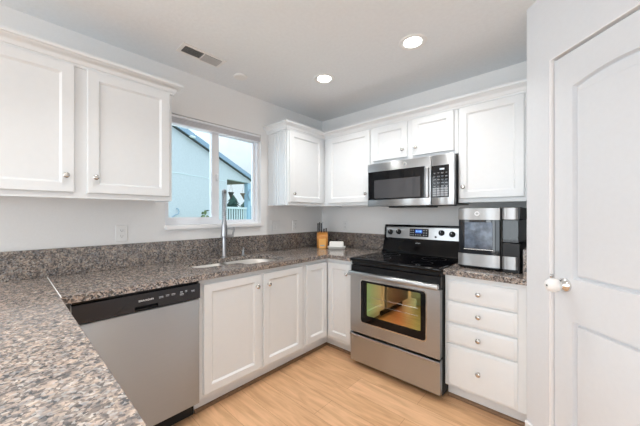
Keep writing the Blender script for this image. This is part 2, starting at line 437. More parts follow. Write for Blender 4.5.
# ---- pantry door
dr = thing('door_1', '', '', FD @ Vector((DU0+DW/2, -.05, 0))); del dr['label']; del dr['category']; dr['kind'] = 'structure'
u0, u1 = DU0+.0165, DU0+DW-.0165
STL = .099
pl, pr = u0+STL, u1-STL
def arch(a, b, z0, z1, rise, k=14):
    out = [(a, z0), (b, z0)]
    for i in range(k+1):
        t = 1-2*i/k; out.append(((a+b)/2+t*(b-a)/2, z1+rise*(1-t*t)))
    return out
up = arch(pl, pr, .978, 1.906, .030); lo = rect(pl, pr, .22, .775)
d = MB(FD)
d.holed(rect(u0, u1, .012, DZ-.0145), [up, lo], -.050, -.014)
for pg in (up, lo):
    d.loops(pg, [(0, -.014), (.001, -.0175), (.008, -.031), (.015, -.0315), (.020, -.0185), (.042, -.0145)], cap0=False)
d.build('door_slab', M['door_paint'], dr)
jb = MB(FD)
jb.holed([(DU0, 0), (DU0+.012, 0), (DU0+.012, DZ-.004), (DU0+DW-.012, DZ-.004), (DU0+DW-.012, 0), (DU0+DW, 0), (DU0+DW, DZ), (DU0, DZ)], [], -.11, 0)
jb.box(DU0+.012, DU0+.022, -.075, -.052, 0, DZ-.012)
jb.build('trim_door_jamb', M['trim'], kind='structure')
cs = MB(FD)
cs.box(.045, DU0+.001, 0, .003, 0, DZ-.001, .001)
cs.build('trim_door_casing', M['door_paint'], kind='structure')
bb = MB(FD); bb.loops([(.0, 0), (.044, 0), (.044, .11), (.0, .11)], [(0, 0), (0, .010), (.004, .014)]); bb.build('baseboard_pantry', M['trim'], kind='structure')
kn = thing('door_knob', 'white egg-shaped door knob on a round satin nickel rosette', 'door knob', FD @ Vector((.225, 0, .941)))
ku, kz = .225, .941
q = MB(FD); q.lathe([(-.0138, .034), (-.008, .034), (-.003, .031), (.004, .022), (.012, .014), (.03, .013)], (ku, 0, kz), 'n', 28); q.build('rosette', M['polished'], kn)
q = MB(FD); q.lathe([(.016, .012), (.020, .022), (.030, .030), (.045, .0335), (.060, .032), (.072, .026), (.080, .016), (.082, .006), (.078, .0045)], (ku, 0, kz), 'n', 32); q.build('knob_cover', M['white_plastic'], kn)
q = MB(FD); q.lathe([(.0775, .0044), (.0815, .0040)], (ku, 0, kz), 'n', 14); q.build('lock_button', M['slot'], kn)
q = MB(FD); q.box(DU0+.006, DU0+.0125, -.012, .002, kz+.02, kz+.042, .002); o = q.build('trim_strike_plate', M['chrome'], kind='structure')

# ================================================================== CABINETS
def knob(parent, F, u, n, z, name='knob'):
    q = MB(F); q.lathe([(-.001, .009), (.003, .008), (.006, .006), (.014, .006), (.018, .010), (.022, .0145), (.027, .0155), (.031, .013), (.0335, .007)], (u, n, z), 'n', 18)
    return q.build(name, M['chrome'], parent)
SH = [(0, 0), (0, .015), (.004, .0195), (.052, .0195), (.056, .015), (.060, .0115), (.063, .0085)]
def door(parent, F, u0, u1, z0, z1, n, kn=None):
    q = MB(F); q.loops(rect(u0, u1, z0, z1), [(i, n+d) for i, d in SH])
    o = q.build('door', M['cab'], parent)
    if kn: knob(o, F, kn[0], n+.0195, kn[1])
    return o
def drawer(parent, F, u0, u1, z0, z1, n, kn):
    q = MB(F); q.loops(rect(u0, u1, z0, z1), [(0, n), (0, n+.010), (.004, n+.013), (.010, n+.0145), (.015, n+.0195), (.017, n+.0198)])
    o = q.build('drawer', M['cab'], parent); knob(o, F, kn[0], n+.0195, kn[1]); return o
UF, UZ0, UZ1, UT = .305, 1.381, 2.13, 2.17
def upper(label, F, u0, u1, z0, loc):
    t = thing('upper_cabinet', label, 'cabinet', loc)
    q = MB(F); q.box(u0+.001, u1-.001, .001, UF-.019, z0+.022, UT); q.build('carcass', M['cab'], t)
    q = MB(F); q.box(u0+.001, u1-.001, UF-.019, UF, z0, UT, .001)
    q.box(u0+.001, u0+.012, .001, UF-.019, z0, z0+.022); q.box(u1-.012, u1-.001, .001, UF-.019, z0, z0+.022)
    q.build('face_frame', M['cab'], t)
    return t
GAPZ = 1.412
c1 = upper('white two-door wall cabinet left of the kitchen window', FA, -2.89, -1.905, UZ0, (0.15, -2.4, UZ0))
door(c1, FA, -2.862, -2.418, GAPZ, 2.118, UF, (-2.455, 1.503))
door(c1, FA, -2.364, -1.924, GAPZ, 2.118, UF, (-2.327, 1.503))
c2 = upper('white wall cabinet with beadboard side right of the kitchen window', FA, -.85, -.303, UZ0, (.15, -.5, UZ0))
door(c2, FA, -.832, -.352, GAPZ, 2.112, UF, (-.785, 1.495))
q = MB(frame((0, -.85, 0), (1, 0, 0), (0, -1, 0)))
k = 8
for i in range(k):
    a = .004+i*(UF-.024)/k; b2 = a+(UF-.024)/k
    q.loops(rect(a, b2, UZ0+.002, UT-.04), [(0, -.006), (0, -.004), (.006, .005)])
q.build('beadboard_panel', M['cab'], c2)
c3 = upper('white single-door wall cabinet in the corner left of the microwave', FB, .306, .931, UZ0, (.62, -.15, UZ0))
door(c3, FB, .372, .905, GAPZ, 2.112, UF, (.868, 1.495))
c4 = upper('short white wall cabinet with two small doors above the microwave', FB, .932, 1.6995, 1.768, (1.31, -.15, 1.768))
door(c4, FB, .940, 1.286, 1.796, 2.112, UF, (1.25, 1.865))
door(c4, FB, 1.334, 1.672, 1.796, 2.112, UF, (1.368, 1.865))
c5 = upper('white single-door wall cabinet right of the microwave', FB, 1.7005, 2.169, UZ0, (1.93, -.15, UZ0))
door(c5, FB, 1.710, 2.122, GAPZ, 2.112, UF, (1.745, 1.50))
for hz in (1.47, 2.02):
    hb = MB(FB); hb.lathe([(0, .005), (.045, .005)], (2.128, UF+.006, hz), 'z', 10); hb.build('hinge', M['trim'], c5)
CP = [(.0005, 2.116), (.008, 2.116), (.011, 2.122), (.011, 2.130), (.016, 2.132), (.020, 2.140), (.022, 2.148), (.030, 2.158), (.042, 2.164), (.046, 2.170), (.055, 2.172), (.058, 2.180), (.055, 2.190), (.048, 2.192), (.0005, 2.192)]
q = MB(); q.sweep([(UF, -2.895), (UF, -1.904), (.001, -1.904)], CP); q.build('crown', M['cab'], c1)
q = MB(); q.sweep([(.001, -.858), (UF, -.858), (UF, -UF), (2.168, -UF)], CP); tag(q.build('crown_molding', M['cab']), 'long white crown molding running round the corner above the microwave', 'molding')

# ---- base cabinets
BF, BT, BK = .61, .876, .108
def base(label, F, u0, u1, loc, drop_right=False):
    t = thing('base_cabinet', label, 'cabinet', loc)
    q = MB(F); q.box(u0+.001, u1-.001, .003, BF-.019, BK, BT-.012); q.build('carcass', M['cab'], t)
    q = MB(F); q.box(u0+.001, u1-.001, BF-.019, BF, BK, BT-.001, .001); q.build('face_frame', M['cab'], t)
    q = MB(F); q.box(u0+.001, u1-.001, .1, .545, .001, BK); q.build('toe_kick', M['cab'], t)
    return t
s1 = thing('base_cabinet', 'white two-door sink cabinet between the dishwasher and the corner', 'cabinet', (.3, -1.4, 0))
q = MB(FA)   # open-topped box so that the bowls hang inside
q.box(-1.857, -1.84, .003, BF-.019, BK, BT-.001); q.box(-.945, -.932, .003, BF-.019, BK, BT-.001); q.box(-1.84, -.945, .003, BF-.019, BK, BK+.02); q.box(-1.84, -.945, .003, .02, BK, BT-.001)
q.build('carcass', M['cab'], s1)
q = MB(FA); q.box(-1.857, -.932, BF-.019, BF, BK, BT-.001, .001); q.build('face_frame', M['cab'], s1)
q = MB(FA); q.box(-1.857, -.932, .1, .545, .001, BK); q.build('toe_kick', M['cab'], s1)
door(s1, FA, -1.830, -1.393, .134, .842, BF, (-1.432, .757))
door(s1, FA, -1.365, -.953, .134, .842, BF, (-1.326, .757))
s2 = thing('base_cabinet', 'white corner base cabinet with two doors meeting at a right angle', 'cabinet', (.3, -.3, 0))
LP = [(0.003, -.931), (BF, -.931), (BF, -BF), (.934, -BF), (.934, -.003), (.003, -.003)]
q = MB(); q.prism(LP, BK, BT-.001, plane='xy'); q.build('carcass', M['cab'], s2)
q = MB(); q.prism([(.1, -.931), (.545, -.931), (.545, -.545), (.934, -.545), (.934, -.1), (.1, -.1)], .001, BK, plane='xy'); q.build('toe_kick', M['cab'], s2)
door(s2, FA, -.905, -.634, .140, .842, BF)
door(s2, FB, .634, .903, .140, .842, BF, (.868, .757))
s3 = base('white base cabinet of four drawers right of the range', FB, 1.702, 2.168, (1.93, -.3, 0))
for z0, z1, kz_ in ((.702, .840, .776), (.553, .695, .632), (.410, .543, .480), (.118, .401, .266)):
    drawer(s3, FB, 1.719, 2.122, z0, z1, BF, (1.917, kz_))
s4 = thing('base_cabinet', 'white peninsula base cabinet under the foreground granite slab', 'cabinet', (1.2, -2.85, 0))
q = MB(); q.box(.652, 1.93, -3.2, -2.535, BK, BT-.001); q.build('carcass', M['cab'], s4)
q = MB(); q.box(.7, 1.9, -3.15, -2.6, .001, BK); q.build('toe_kick', M['cab'], s4)
for a in (.70, 1.12, 1.54): 
    dd = MB(frame((0, -2.535, 0), (1, 0, 0), (0, 1, 0))); dd.loops(rect(a, a+.37, .134, .842), [(i, d) for i, d in SH]); dd.build('door', M['cab'], s4)
# toe trim
def shoe(path, nm):
    q = MB(); q.sweep(path, [(-.0, .0005), (.016, .0005), (.0155, .008), (.011, .017), (.003, .022), (0, .022)]); q.build(nm, M['bronze'], kind='structure')
shoe([(.546, -1.857), (.546, -.546), (.935, -.546)], 'trim_1')
shoe([(1.703, -.546), (2.167, -.546)], 'trim_2')

# ================================================================== COUNTERTOPS
CZ0, CZ1 = .877, .913
SY0, SY1, SX0, SX1 = -1.775, -1.045, .150, .545
YD = -1.455
def rcorner(pts, radii, k=7):
    out = []
    for i, (p, r) in enumerate(zip(pts, radii)):
        p = Vector(p); a = (Vector(pts[i-1])-p).normalized(); b = (Vector(pts[(i+1) % len(pts)])-p).normalized()
        for j in range(k+1):
            t = j/k; out.append(tuple(p+a*r*(1-t)**2+b*r*t**2))
    return out
SINK = rcorner([(.135, -1.785), (.435, -1.785), (.435, YD), (.545, YD), (.545, -1.04), (.135, -1.04)], [.09, .09, .05, .05, .09, .20])
def sink_outline(): return SINK
ctA = MB()
ctA.holed([(.001, -2.5075), (.647, -2.4995), (.647, -.647), (.937, -.647), (.937, -.001), (.001, -.001)], [sink_outline()], CZ0, CZ1, plane='xy')
tag(ctA.build('countertop', M['granite']), 'L-shaped speckled granite countertop with the sink cut into it', 'countertop')
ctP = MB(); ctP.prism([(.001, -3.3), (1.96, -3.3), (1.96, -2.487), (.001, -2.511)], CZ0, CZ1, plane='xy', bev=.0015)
o = ctP.build('countertop', M['granite_lit']); tag(o, 'speckled granite peninsula slab in the left foreground', 'countertop')
q = MB(); q.prism([(.022, -2.5107), (.647, -2.5031), (.647, -2.4996), (.022, -2.5072)], CZ1-.004, CZ1+.0003, plane='xy'); q.build('seam_caulk', M['trim'], o)
ctR = MB(); ctR.prism([(1.701, -.647), (2.1695, -.647), (2.1695, -.001), (1.701, -.001)], CZ0, CZ1, plane='xy', bev=.0015)
tag(ctR.build('countertop', M['granite']), 'short granite countertop right of the range under the ice maker', 'countertop')
BS = 1.081
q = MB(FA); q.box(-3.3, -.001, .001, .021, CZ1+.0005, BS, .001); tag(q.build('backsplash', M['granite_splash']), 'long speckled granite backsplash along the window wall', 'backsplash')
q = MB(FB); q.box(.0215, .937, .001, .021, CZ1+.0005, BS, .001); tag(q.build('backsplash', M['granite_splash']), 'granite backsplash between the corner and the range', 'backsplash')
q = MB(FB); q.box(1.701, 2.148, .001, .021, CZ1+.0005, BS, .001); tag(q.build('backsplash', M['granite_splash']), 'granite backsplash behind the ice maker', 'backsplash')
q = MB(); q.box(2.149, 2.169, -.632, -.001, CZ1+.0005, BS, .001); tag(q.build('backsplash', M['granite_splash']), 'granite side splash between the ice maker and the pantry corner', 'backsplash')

# ---- sink
sk = thing('kitchen_sink', 'stainless steel double-bowl sink set under the granite below the window', 'sink', (.35, -1.41, .68))
ym = -1.41
def bowl(x1, y0, y1, zb, rads):
    pts = rcorner([(.131, y0), (x1, y0), (x1, y1), (.131, y1)], rads)
    q = MB(); q.loops(pts, [(-.02, CZ0-.0015), (0, CZ0-.0015), (.006, CZ0-.012), (.014, zb+.05), (.03, zb+.012), (.05, zb), (.05, zb)], cap0=False, plane='xy')
    o = q.build('bowl', M['sink_steel'], sk)
    q = MB(); q.lathe([(.001, .045), (.004, .043), (.004, .030), (.002, .026)], (.131+(x1-.131)*.45, (y0+y1)/2, zb), 'z', 24); q.build('drain', M['chrome'], o)
bowl(.439, -1.789, YD-.012, .73, [.09, .09, .06, .06]); bowl(.549, YD+.012, -1.036, .69, [.06, .06, .09, .20])
q = MB(); q.box(.145, .43, YD-.013, YD+.013, CZ0-.030, CZ0-.004, .006, 2); q.build('divider', M['sink_steel'], sk)

# ---- faucet
FX, FY = .100, -1.400
fa = thing('faucet', 'tall spring pull-down kitchen faucet in brushed steel behind the sink', 'faucet', (FX, FY, CZ1))
q = MB(); q.lathe([(.0005, .027), (.006, .027), (.012, .020), (.016, .0175), (.19, .0165), (.195, .0165)], (FX, FY, CZ1), 'z', 22); q.build('base_post', M['faucet'], fa)
dirv = Vector((.88, -.475, 0)); side = Vector((.475, .88, 0))
cen = Vector((FX, FY, 0))
q = MB(); q.lathe([(1.085, .019), (1.125, .019)], cen, 'z', 20); q.cyl(cen+Vector((0, 0, 1.10))-side*.030, cen+Vector((0, 0, 1.10))+side*.080, .0135, 16); q.build('valve_body', M['faucet'], fa)
q = MB(); e = cen+Vector((0, 0, 1.10))+side*.072; q.tube([e, e+side*.004+Vector((0, 0, .03)), e+side*.012+Vector((0, 0, .065)), e+side*.008+Vector((0, 0, .078))], [.009, .008, .007, .007], 10); q.build('lever', M['faucet'], fa)
q = MB(); a = cen+Vector((0, 0, 1.165)); q.cyl(a-side*.006, a+side*.082, .0065, 10); q.build('holder_arm', M['faucet'], fa)
R_ = .046
def hose(t):   # t along the riser, arch and drop
    z0, zt = 1.12, 1.445; L1 = zt-z0; L2 = math.pi*R_; L3 = zt-1.235; s_ = t*(L1+L2+L3)
    if s_ < L1: return cen+Vector((0, 0, z0+s_))
    if s_ < L1+L2:
        a = (s_-L1)/R_; return cen+dirv*(R_-R_*math.cos(a))+Vector((0, 0, zt+R_*math.sin(a)))
    return cen+dirv*(2*R_)+Vector((0, 0, zt-(s_-L1-L2)))
hp = [hose(i/60) for i in range(61)]
q = MB(); q.tube(hp, .010, 10); q.build('hose', M['faucet'], fa)
pts = []; turns = 36
for i in range(turns*12+1):
    t = .07+.90*i/(turns*12); p = hose(t); tg_ = (hose(min(1, t+.004))-hose(max(0, t-.004))).normalized()
    e2 = tg_.cross(side).normalized(); an = 2*math.pi*i/12
    pts.append(p+(side*math.cos(an)+e2*math.sin(an))*.0165)
q = MB(); q.tube(pts, .0036, 5); q.build('spring', M['faucet'], fa)
hd = cen+dirv*(2*R_)
q = MB(); q.lathe([(1.10, .014), (1.105, .026), (1.15, .026), (1.20, .023), (1.228, .0195), (1.245, .015)], hd, 'z', 20); q.cyl(cen+Vector((0, 0, 1.165)), hd+Vector((0, 0, 1.165)), .006, 10); q.build('spray_head', M['faucet'], fa)
sd = thing('soap_dispenser', 'small steel soap dispenser spout beside the faucet', 'soap dispenser', (.095, -1.205, CZ1))
q = MB(); q.lathe([(.0005, .018), (.005, .018), (.010, .011), (.045, .010)], (.095, -1.205, CZ1), 'z', 16); q.build('collar', M['faucet'], sd)
q = MB(); q.tube([(.095, -1.205, CZ1+.045), (.095, -1.205, CZ1+.066), (.105, -1.21, CZ1+.072), (.14, -1.225, CZ1+.068)], .006, 10); q.build('spout', M['faucet'], sd)

# ================================================================== DISHWASHER
DY0, DY1 = -2.468, -1.861
dw = thing('dishwasher', 'stainless steel dishwasher with a black control panel beside the sink cabinet', 'dishwasher', (.3, (DY0+DY1)/2, 0))
q = MB(FA); q.box(DY0+.004, DY1-.004, .03, .60, .10, .868); q.build('tub', M['black_matt'], dw)
q = MB(FA); q.box(DY0+.003, DY1-.003, .60, .643, .113, .766, .006, 3); q.build('door_panel', M['steel_y'], dw)
q = MB(FA)
q.holed(rect(DY0+.002, DY1-.002, .771, .861), [rect(-2.213, -2.100, .7735, .796)], .60, .648)
q.box(-2.213, -2.100, .60, .615, .7735, .796)
cp = q.build('control_panel', M['dw_panel'], dw)
q = MB(FA); q.box(-2.212, -2.101, .615, .642, .7745, .780, .001); q.build('handle_pocket', M['black_matt'], cp)
lettering('brand_lettering', 'FRIGIDAIRE', .013, FA, -2.160, .648, .8235, M['white_mark'], cp, width=.072)
q = MB(FA)
for a, zz, w_ in ((-2.085, .826, .022), (-2.052, .829, .018), (-2.020, .829, .020), (-1.975, .831, .014), (-1.973, .818, .022), (-1.948, .832, .012), (-1.908, .826, .020)):
    q = MB(FA); q.box(a-w_/2, a+w_/2, .648, .6486, zz-.002, zz+.002); q.box(a-w_/2, a+w_/2, .648, .6486, zz-.0075, zz-.0055); q.build('button_legend', M['dim_mark'], cp)
q = MB(FA); q.box(DY0+.004, DY1-.004, .1, .555, .002, .10); q.build('toe_panel', M['black_matt'], dw)
q = MB(FA); q.box(DY0+.004, DY1-.004, .60, .635, .864, .8745, .002); q.box(-2.34, -2.30, .635, .640, .866, .872); q.build('gap_shade_strip', M['black_gloss'], dw)  # black strip standing in for the shaded gap under the counter

# ================================================================== RANGE
RX0, RX1 = .9415, 1.6985
rg = thing('range', 'freestanding stainless steel electric range with a black glass cooktop', 'range', (1.32, -.35, 0))
q = MB(FB); q.box(RX0+.003, RX1-.003, .03, .645, .03, .900); q.build('body', M['black_matt'], rg)
for a in (RX0+.05, RX1-.05):
    for n_ in (.1, .58):
        q = MB(FB); q.lathe([(.001, .018), (.03, .018)], (a, n_, 0), 'z', 12); q.build('foot', M['black'], rg)
q = MB(FB)   # cooktop slab with a rounded lip
q.loops(rrect(RX0-.001, RX1+.001, .13, .700, .012, 3), [(.012, .893), (.003, .897), (0, .903), (0, .914), (.003, .9195), (.010, .922), (.016, .922)], plane='xy')
ck = q.build('cooktop', M['black_gloss'], rg)
for a, n_, r_ in ((1.13, .30, .075), (1.51, .30, .095), (1.13, .54, .105), (1.51, .54, .078)):
    q = MB(FB); q.lathe([(.922, r_), (.9224, r_), (.9224, r_-.004), (.922, r_-.004)], (a, n_, 0), 'z', 40, cap=False); q.build('burner_ring', M['dim_mark'] if False else M['black'], ck)
q = MB(FB); q.box(RX0+.004, RX1-.004, .645, .672, .865, .893, .003); q.build('vent_strip', M['black'], rg)
# backguard
GF = frame((0, 0, 0), (1, 0, 0), (0, -1, 0))
q = MB(FB)
prof = [(.03, .90), (.150, .90), (.150, .925), (.128, .955), (.108, 1.03), (.100, 1.045), (.088, 1.178), (.075, 1.190), (.03, 1.190)]
bm = bmesh.new(); rows = []
for a in (RX0-.003, RX1): rows.append([bm.verts.new((a, n_, z_)) for n_, z_ in prof])
for i in range(len(prof)):
    j = (i+1) % len(prof); bm.faces.new((rows[0][i], rows[0][j], rows[1][j], rows[1][i]))
bm.faces.new(rows[0][::-1]); bm.faces.new(rows[1])
bmesh.ops.bevel(bm, geom=[e for e in bm.edges if len(e.link_faces) == 2 and e.calc_face_angle(0) > .5], offset=.006, segments=2, affect='EDGES')
q.dump(bm); bg_ = q.build('backguard', M['black_gloss'], rg)
def gn(z): return .100+(.088-.100)*(z-1.045)/(1.178-1.045)      # slope of the guard face
def gbox(mb, a, b, z0, z1, t0, t1, r=.004):
    pts = rrect(a, b, z0, z1, r, 3); bm = bmesh.new()
    lo = [bm.verts.new((u, gn(z)+t0, z)) for u, z in pts]; hi = [bm.verts.new((u, gn(z)+t1, z)) for u, z in pts]
    for i in range(len(pts)):
        j = (i+1) % len(pts); bm.faces.new((lo[i], lo[j], hi[j], hi[i]))
    bm.faces.new(lo[::-1]); bm.faces.new(hi); mb.dump(bm)
q = MB(FB); gbox(q, RX0+.020, RX1-.022, 1.062, 1.168, -.002, .003, .008); fc = q.build('fascia', M['steel_x'], bg_)
q = MB(FB); gbox(q, 1.208, 1.388, 1.083, 1.157, .001, .006, .006); ds = q.build('display_panel', M['black'], bg_)
q = MB(FB); gbox(q, 1.262, 1.330, 1.116, 1.148, .005, .0068, .002); q.build('display', M['lcd'], ds)
q = MB(FB)
for i, a in enumerate((1.276, 1.290, 1.307, 1.317)): gbox(q, a-.004, a+.004, 1.126, 1.140, .0068, .0072, .001)
q.build('display_digits', M['lcd_text'], ds)
for c_ in ((1.222, 1.243), (1.345, 1.368)):
    q = MB(FB)
    for r_ in range(3):
        for a in c_: gbox(q, a-.006, a+.006, 1.094+.022*r_, 1.102+.022*r_, .0058, .0064, .002)
    q.build('touch_keys', M['dim_mark'], ds)
q = MB(FB)
for a in (1.268, 1.290, 1.312): gbox(q, a-.006, a+.006, 1.096, 1.104, .0058, .0064, .002)
q.build('touch_keys', M['dim_mark'], ds)
for a, zz in ((1.007, 1.117), (1.095, 1.122), (1.502, 1.127), (1.592, 1.118)):
    q = MB(FB); q.lathe([(0, .0255), (.006, .0255), (.010, .022), (.022, .020), (.024, .017)], (a, gn(zz)+.002, zz), 'n', 28); kb = q.build('knob', M['black'], fc)
    q = MB(FB); q.box(a-.0045, a+.0045, gn(zz)+.024, gn(zz)+.031, zz-.019, zz+.019, .002); q.build('grip', M['black_gloss'], kb)
    q = MB(FB); q.box(a-.0015, a+.0015, gn(zz)+.0305, gn(zz)+.0316, zz+.004, zz+.018); q.build('pointer', M['white_mark'], kb)
q = MB(FB); q.lathe([(0, .009), (.007, .008)], (1.453, gn(1.088)+.003, 1.088), 'n', 16); q.build('lamp_button', M['black'], fc)
for a, zz in ((1.140, 1.120), (1.437, 1.135)):
    q = MB(FB); q.lathe([(0, .003), (.0012, .003)], (a, gn(zz)+.003, zz), 'n', 10); q.build('indicator', M['dim_mark'], fc)
lettering('brand_lettering', 'MAYTAG', .013, FB, 1.293, .112, 1.022, M['white_mark'], bg_, width=.044)
# oven door
OD0, OD1 = .645, .690
q = MB(FB)
wo = rrect(1.053, 1.598, .397, .745, .022, 5)
q.holed(rrect(RX0+.004, RX1-.004, .298, .772, .006, 2), [wo], OD0, OD1)
dd = q.build('oven_door', M['steel_x'], rg)
q = MB(FB); q.holed(offset_poly(wo, -.0085), [wo], OD1-.004, OD1+.0035); q.build('window_bezel', M['chrome'], dd)
wi = rrect(1.105, 1.560, .455, .727, .012, 4)
q = MB(FB); q.holed(wo, [wi], OD0+.004, OD1+.001); q.build('window_border', M['black_gloss'], dd)
q = MB(FB); q.prism(wi, OD0+.010, OD1-.004); q.build('oven_glass', M['oven_glass'], dd)
q = MB(FB)
for i in range(2): q.cyl((1.13, OD1-.0036, .56+.055*i), (1.535, OD1-.0036, .56+.055*i), .0012, 6)
q.build('oven_rack', M['chrome'], dd)
q = MB(FB); q.loops(rrect(RX0+.002, RX1-.004, .776, .815, .010, 3), [(.006, .695), (0, .703), (0, .722), (.004, .728), (.010, .730)]); 
q.box(RX0+.03, RX0+.07, .66, .70, .782, .806); q.box(RX1-.07, RX1-.03, .66, .70, .782, .806)
q.build('oven_handle', M['steel_x'], dd)
q = MB(FB); q.box(RX0+.004, RX1-.004, .645, .682, .778, .862, .004); q.build('door_top', M['black'], dd)
# storage drawer
q = MB(FB)
bm = bmesh.new(); prof = [(.645, .048), (.683, .048), (.688, .053), (.688, .258), (.700, .266), (.703, .276), (.700, .284), (.645, .284)]; rows = []
for a in (RX0+.004, RX1-.004): rows.append([bm.verts.new((a, n_, z_)) for n_, z_ in prof])
for i in range(len(prof)):
    j = (i+1) % len(prof); bm.faces.new((rows[0][i], rows[0][j], rows[1][j], rows[1][i]))
bm.faces.new(rows[0][::-1]); bm.faces.new(rows[1]); q.dump(bm); q.build('storage_drawer', M['steel_x'], rg)

# ================================================================== MICROWAVE
MX0, MX1, MZ0, MZ1, MF = .9325, 1.6985, 1.365, 1.757, .400
mw = thing('microwave', 'stainless steel over-the-range microwave with a black glass door', 'microwave', (1.32, -.2, MZ0))
q = MB(FB); q.box(MX0+.004, MX1-.002, .003, MF-.032, MZ0+.006, MZ1-.001, .002); q.build('body', M['black'], mw)
q = MB(FB); q.box(MX0, 1.522, MF-.03, MF, MZ0, MZ1, .004, 2)
md = q.build('door', M['steel_x'], mw)
q = MB(FB); q.box(MX0+.007, 1.474, MF-.002, MF+.002, 1.424, 1.683, .001); gl_ = q.build('door_glass', M['black_gloss'], md)
q = MB(FB); q.box(1.005, 1.437, MF+.002, MF+.0026, 1.437, 1.603); q.build('window_mesh', mat('microwave_window', (.055, .055, .06), .05), gl_)
q = MB(FB); q.box(1.4745, 1.4785, MF-.001, MF+.001, 1.424, 1.683); q.box(1.479, 1.514, MF-.002, MF+.028, 1.424, 1.668, .006, 3); q.build('handle', M['steel_x'], md)
q = MB(FB); q.box(1.5265, MX1, MF-.045, MF-.001, MZ0, MZ1, .004, 2); mp_ = q.build('control_surround', M['steel_x'], mw)
q = MB(FB); q.box(1.530, 1.662, MF-.002, MF+.001, 1.424, 1.676, .001); pn = q.build('control_panel', M['black_gloss'], mp_)
q = MB(FB); q.box(1.592, 1.627, MF+.001, MF+.0015, 1.640, 1.652); q.build('clock_digits', mat('clock_glow', (.5, .55, .6), .4, 0, Emission_Color=(.6, .7, .8, 1), Emission_Strength=.35), pn)
q = MB(FB); random.seed(3)
for r_ in range(5):
    for k_ in range(4):
        a = 1.552+.030*k_; zz = 1.615-.026*r_; w_ = random.uniform(.012, .022)
        q.box(a-w_/2, a+w_/2, MF+.001, MF+.0014, zz, zz+.003)
        if random.random() < .6: q.box(a-w_/3, a+w_/3, MF+.001, MF+.0014, zz-.006, zz-.0045)
q.build('key_legends', M['dim_mark'], pn)
q = MB(FB)
for r_ in range(4):
    for k_ in range(4): q.box(1.538+.030*k_, 1.563+.030*k_, MF+.001, MF+.0018, 1.434+.0175*r_, 1.448+.0175*r_, .0004)
q.build('keypad', mat('keypad_grey', (.30, .32, .35), .35), pn)
q = MB(FB); q.lathe([(0, .017), (.0014, .017), (.0014, .0145), (.0008, .0145)], (1.302, MF, 1.720), 'n', 28)
em = q.build('emblem', M['chrome'], md)
q = MB(FB)
for an in range(0, 360, 90):
    q.lathe([(.0005, .0045), (.0016, .004)], (1.302+.0055*math.cos(math.radians(an+45)), MF, 1.720+.0055*math.sin(math.radians(an+45))), 'n', 12)
q.build('emblem_script', M['dim_mark'], em)
q = MB(FB); q.box(1.13, 1.48, .12, MF-.035, MZ0-.014, MZ0+.007, .004); q.build('vent_grille', M['black'], mw)
q = MB(FB); q.box(1.52, 1.66, .20, MF-.05, MZ0-.004, MZ0+.007, .002); q.build('lamp_cover', M['slot'], mw)

# ================================================================== ICE MAKER
IX0, IX1, IN0, IN1, IZ0, IZ1 = 1.752, 2.010, .07, .492, CZ1+.008, 1.338
im = thing('ice_maker', 'black and stainless countertop ice maker with a side water tank', 'ice maker', (1.92, -.3, CZ1))
q = MB(FB)
q.prism(rrect(IX0, IX1, IN0, IN1-.004, .018, 4), IZ0, IZ1, plane='xy', bev=.004)
hs = q.build('housing', M['black'], im)
for a in (IX0+.04, IX1-.04):
    for n_ in (.12, .45):
        q = MB(FB); q.lathe([(.0005, .014), (.009, .014)], (a, n_, CZ1), 'z', 12); q.build('foot', M['black_matt'], im)
def curved(mb, a, b, n, z0, z1, bow=.010, k=12, t=.004):
    pts = [(a+(b-a)*i/k, n+bow*(1-(2*i/k-1)**4)) for i in range(k+1)]
    bm = bmesh.new(); col_ = []
    for u, nn in pts: col_.append([bm.verts.new((u, nn, z0)), bm.verts.new((u, nn, z1)), bm.verts.new((u, n-t, z1)), bm.verts.new((u, n-t, z0))])
    for i in range(k):
        for j in range(4):
            l_ = (j+1) % 4; bm.faces.new((col_[i][j], col_[i+1][j], col_[i+1][l_], col_[i][l_]))
    bm.faces.new(col_[0]); bm.faces.new(col_[-1][::-1]); mb.dump(bm)
q = MB(FB); curved(q, IX0+.001, IX1-.001, IN1-.004, 1.254, 1.333); tb = q.build('top_band', M['steel_ice'], im)
q = MB(FB); curved(q, IX0+.001, IX1-.001, IN1-.004, .934, 1.016); q.build('bottom_band', M['steel_ice'], im)
q = MB(FB); curved(q, IX0+.004, IX1-.004, IN1-.006, 1.018, 1.252); dg = q.build('drawer_front', M['smoke_glass'], im)
q = MB(FB); q.loops(rrect(1.797, 1.968, 1.055, 1.236, .006, 3), [(0, IN1), (0, IN1+.0045), (.002, IN1+.0052)]); q.build('ice_window', M['ice_glass'], dg)
q = MB(FB); q.box(1.792, 1.973, IN1, IN1+.0065, 1.046, 1.053, .001); q.build('window_lip', M['chrome'], dg)
ec = (1.876, IN1+.006, 1.296)
q = MB(FB); q.lathe([(0, .0165), (.0012, .0165)], ec, 'n', 28); em = q.build('emblem', M['white_mark'], tb)
q = MB(FB); e_ = Vector(ec)
q.box(e_.x-.0085, e_.x+.0085, e_.y+.001, e_.y+.0018, e_.z-.0024, e_.z+.0024); q.box(e_.x-.0024, e_.x+.0024, e_.y+.001, e_.y+.0018, e_.z-.0085, e_.z+.0085)
q.build('emblem_mark', M['dim_mark'], em)
TX0, TX1 = 2.021, 2.106
q = MB(FB); q.box(TX0, TX1+.012, .10, IN1-.006, CZ1+.001, 1.105, .004); q.build('tank_base', M['black'], im)
q = MB(FB); q.box(TX0, TX1+.004, .10, IN1-.012, 1.106, 1.255, .003); q.build('water_tank', M['tank'], im)
q = MB(FB); q.box(TX0, TX1+.014, .10, IN1-.006, 1.256, 1.338, .004); q.build('tank_lid', M['black'], im)
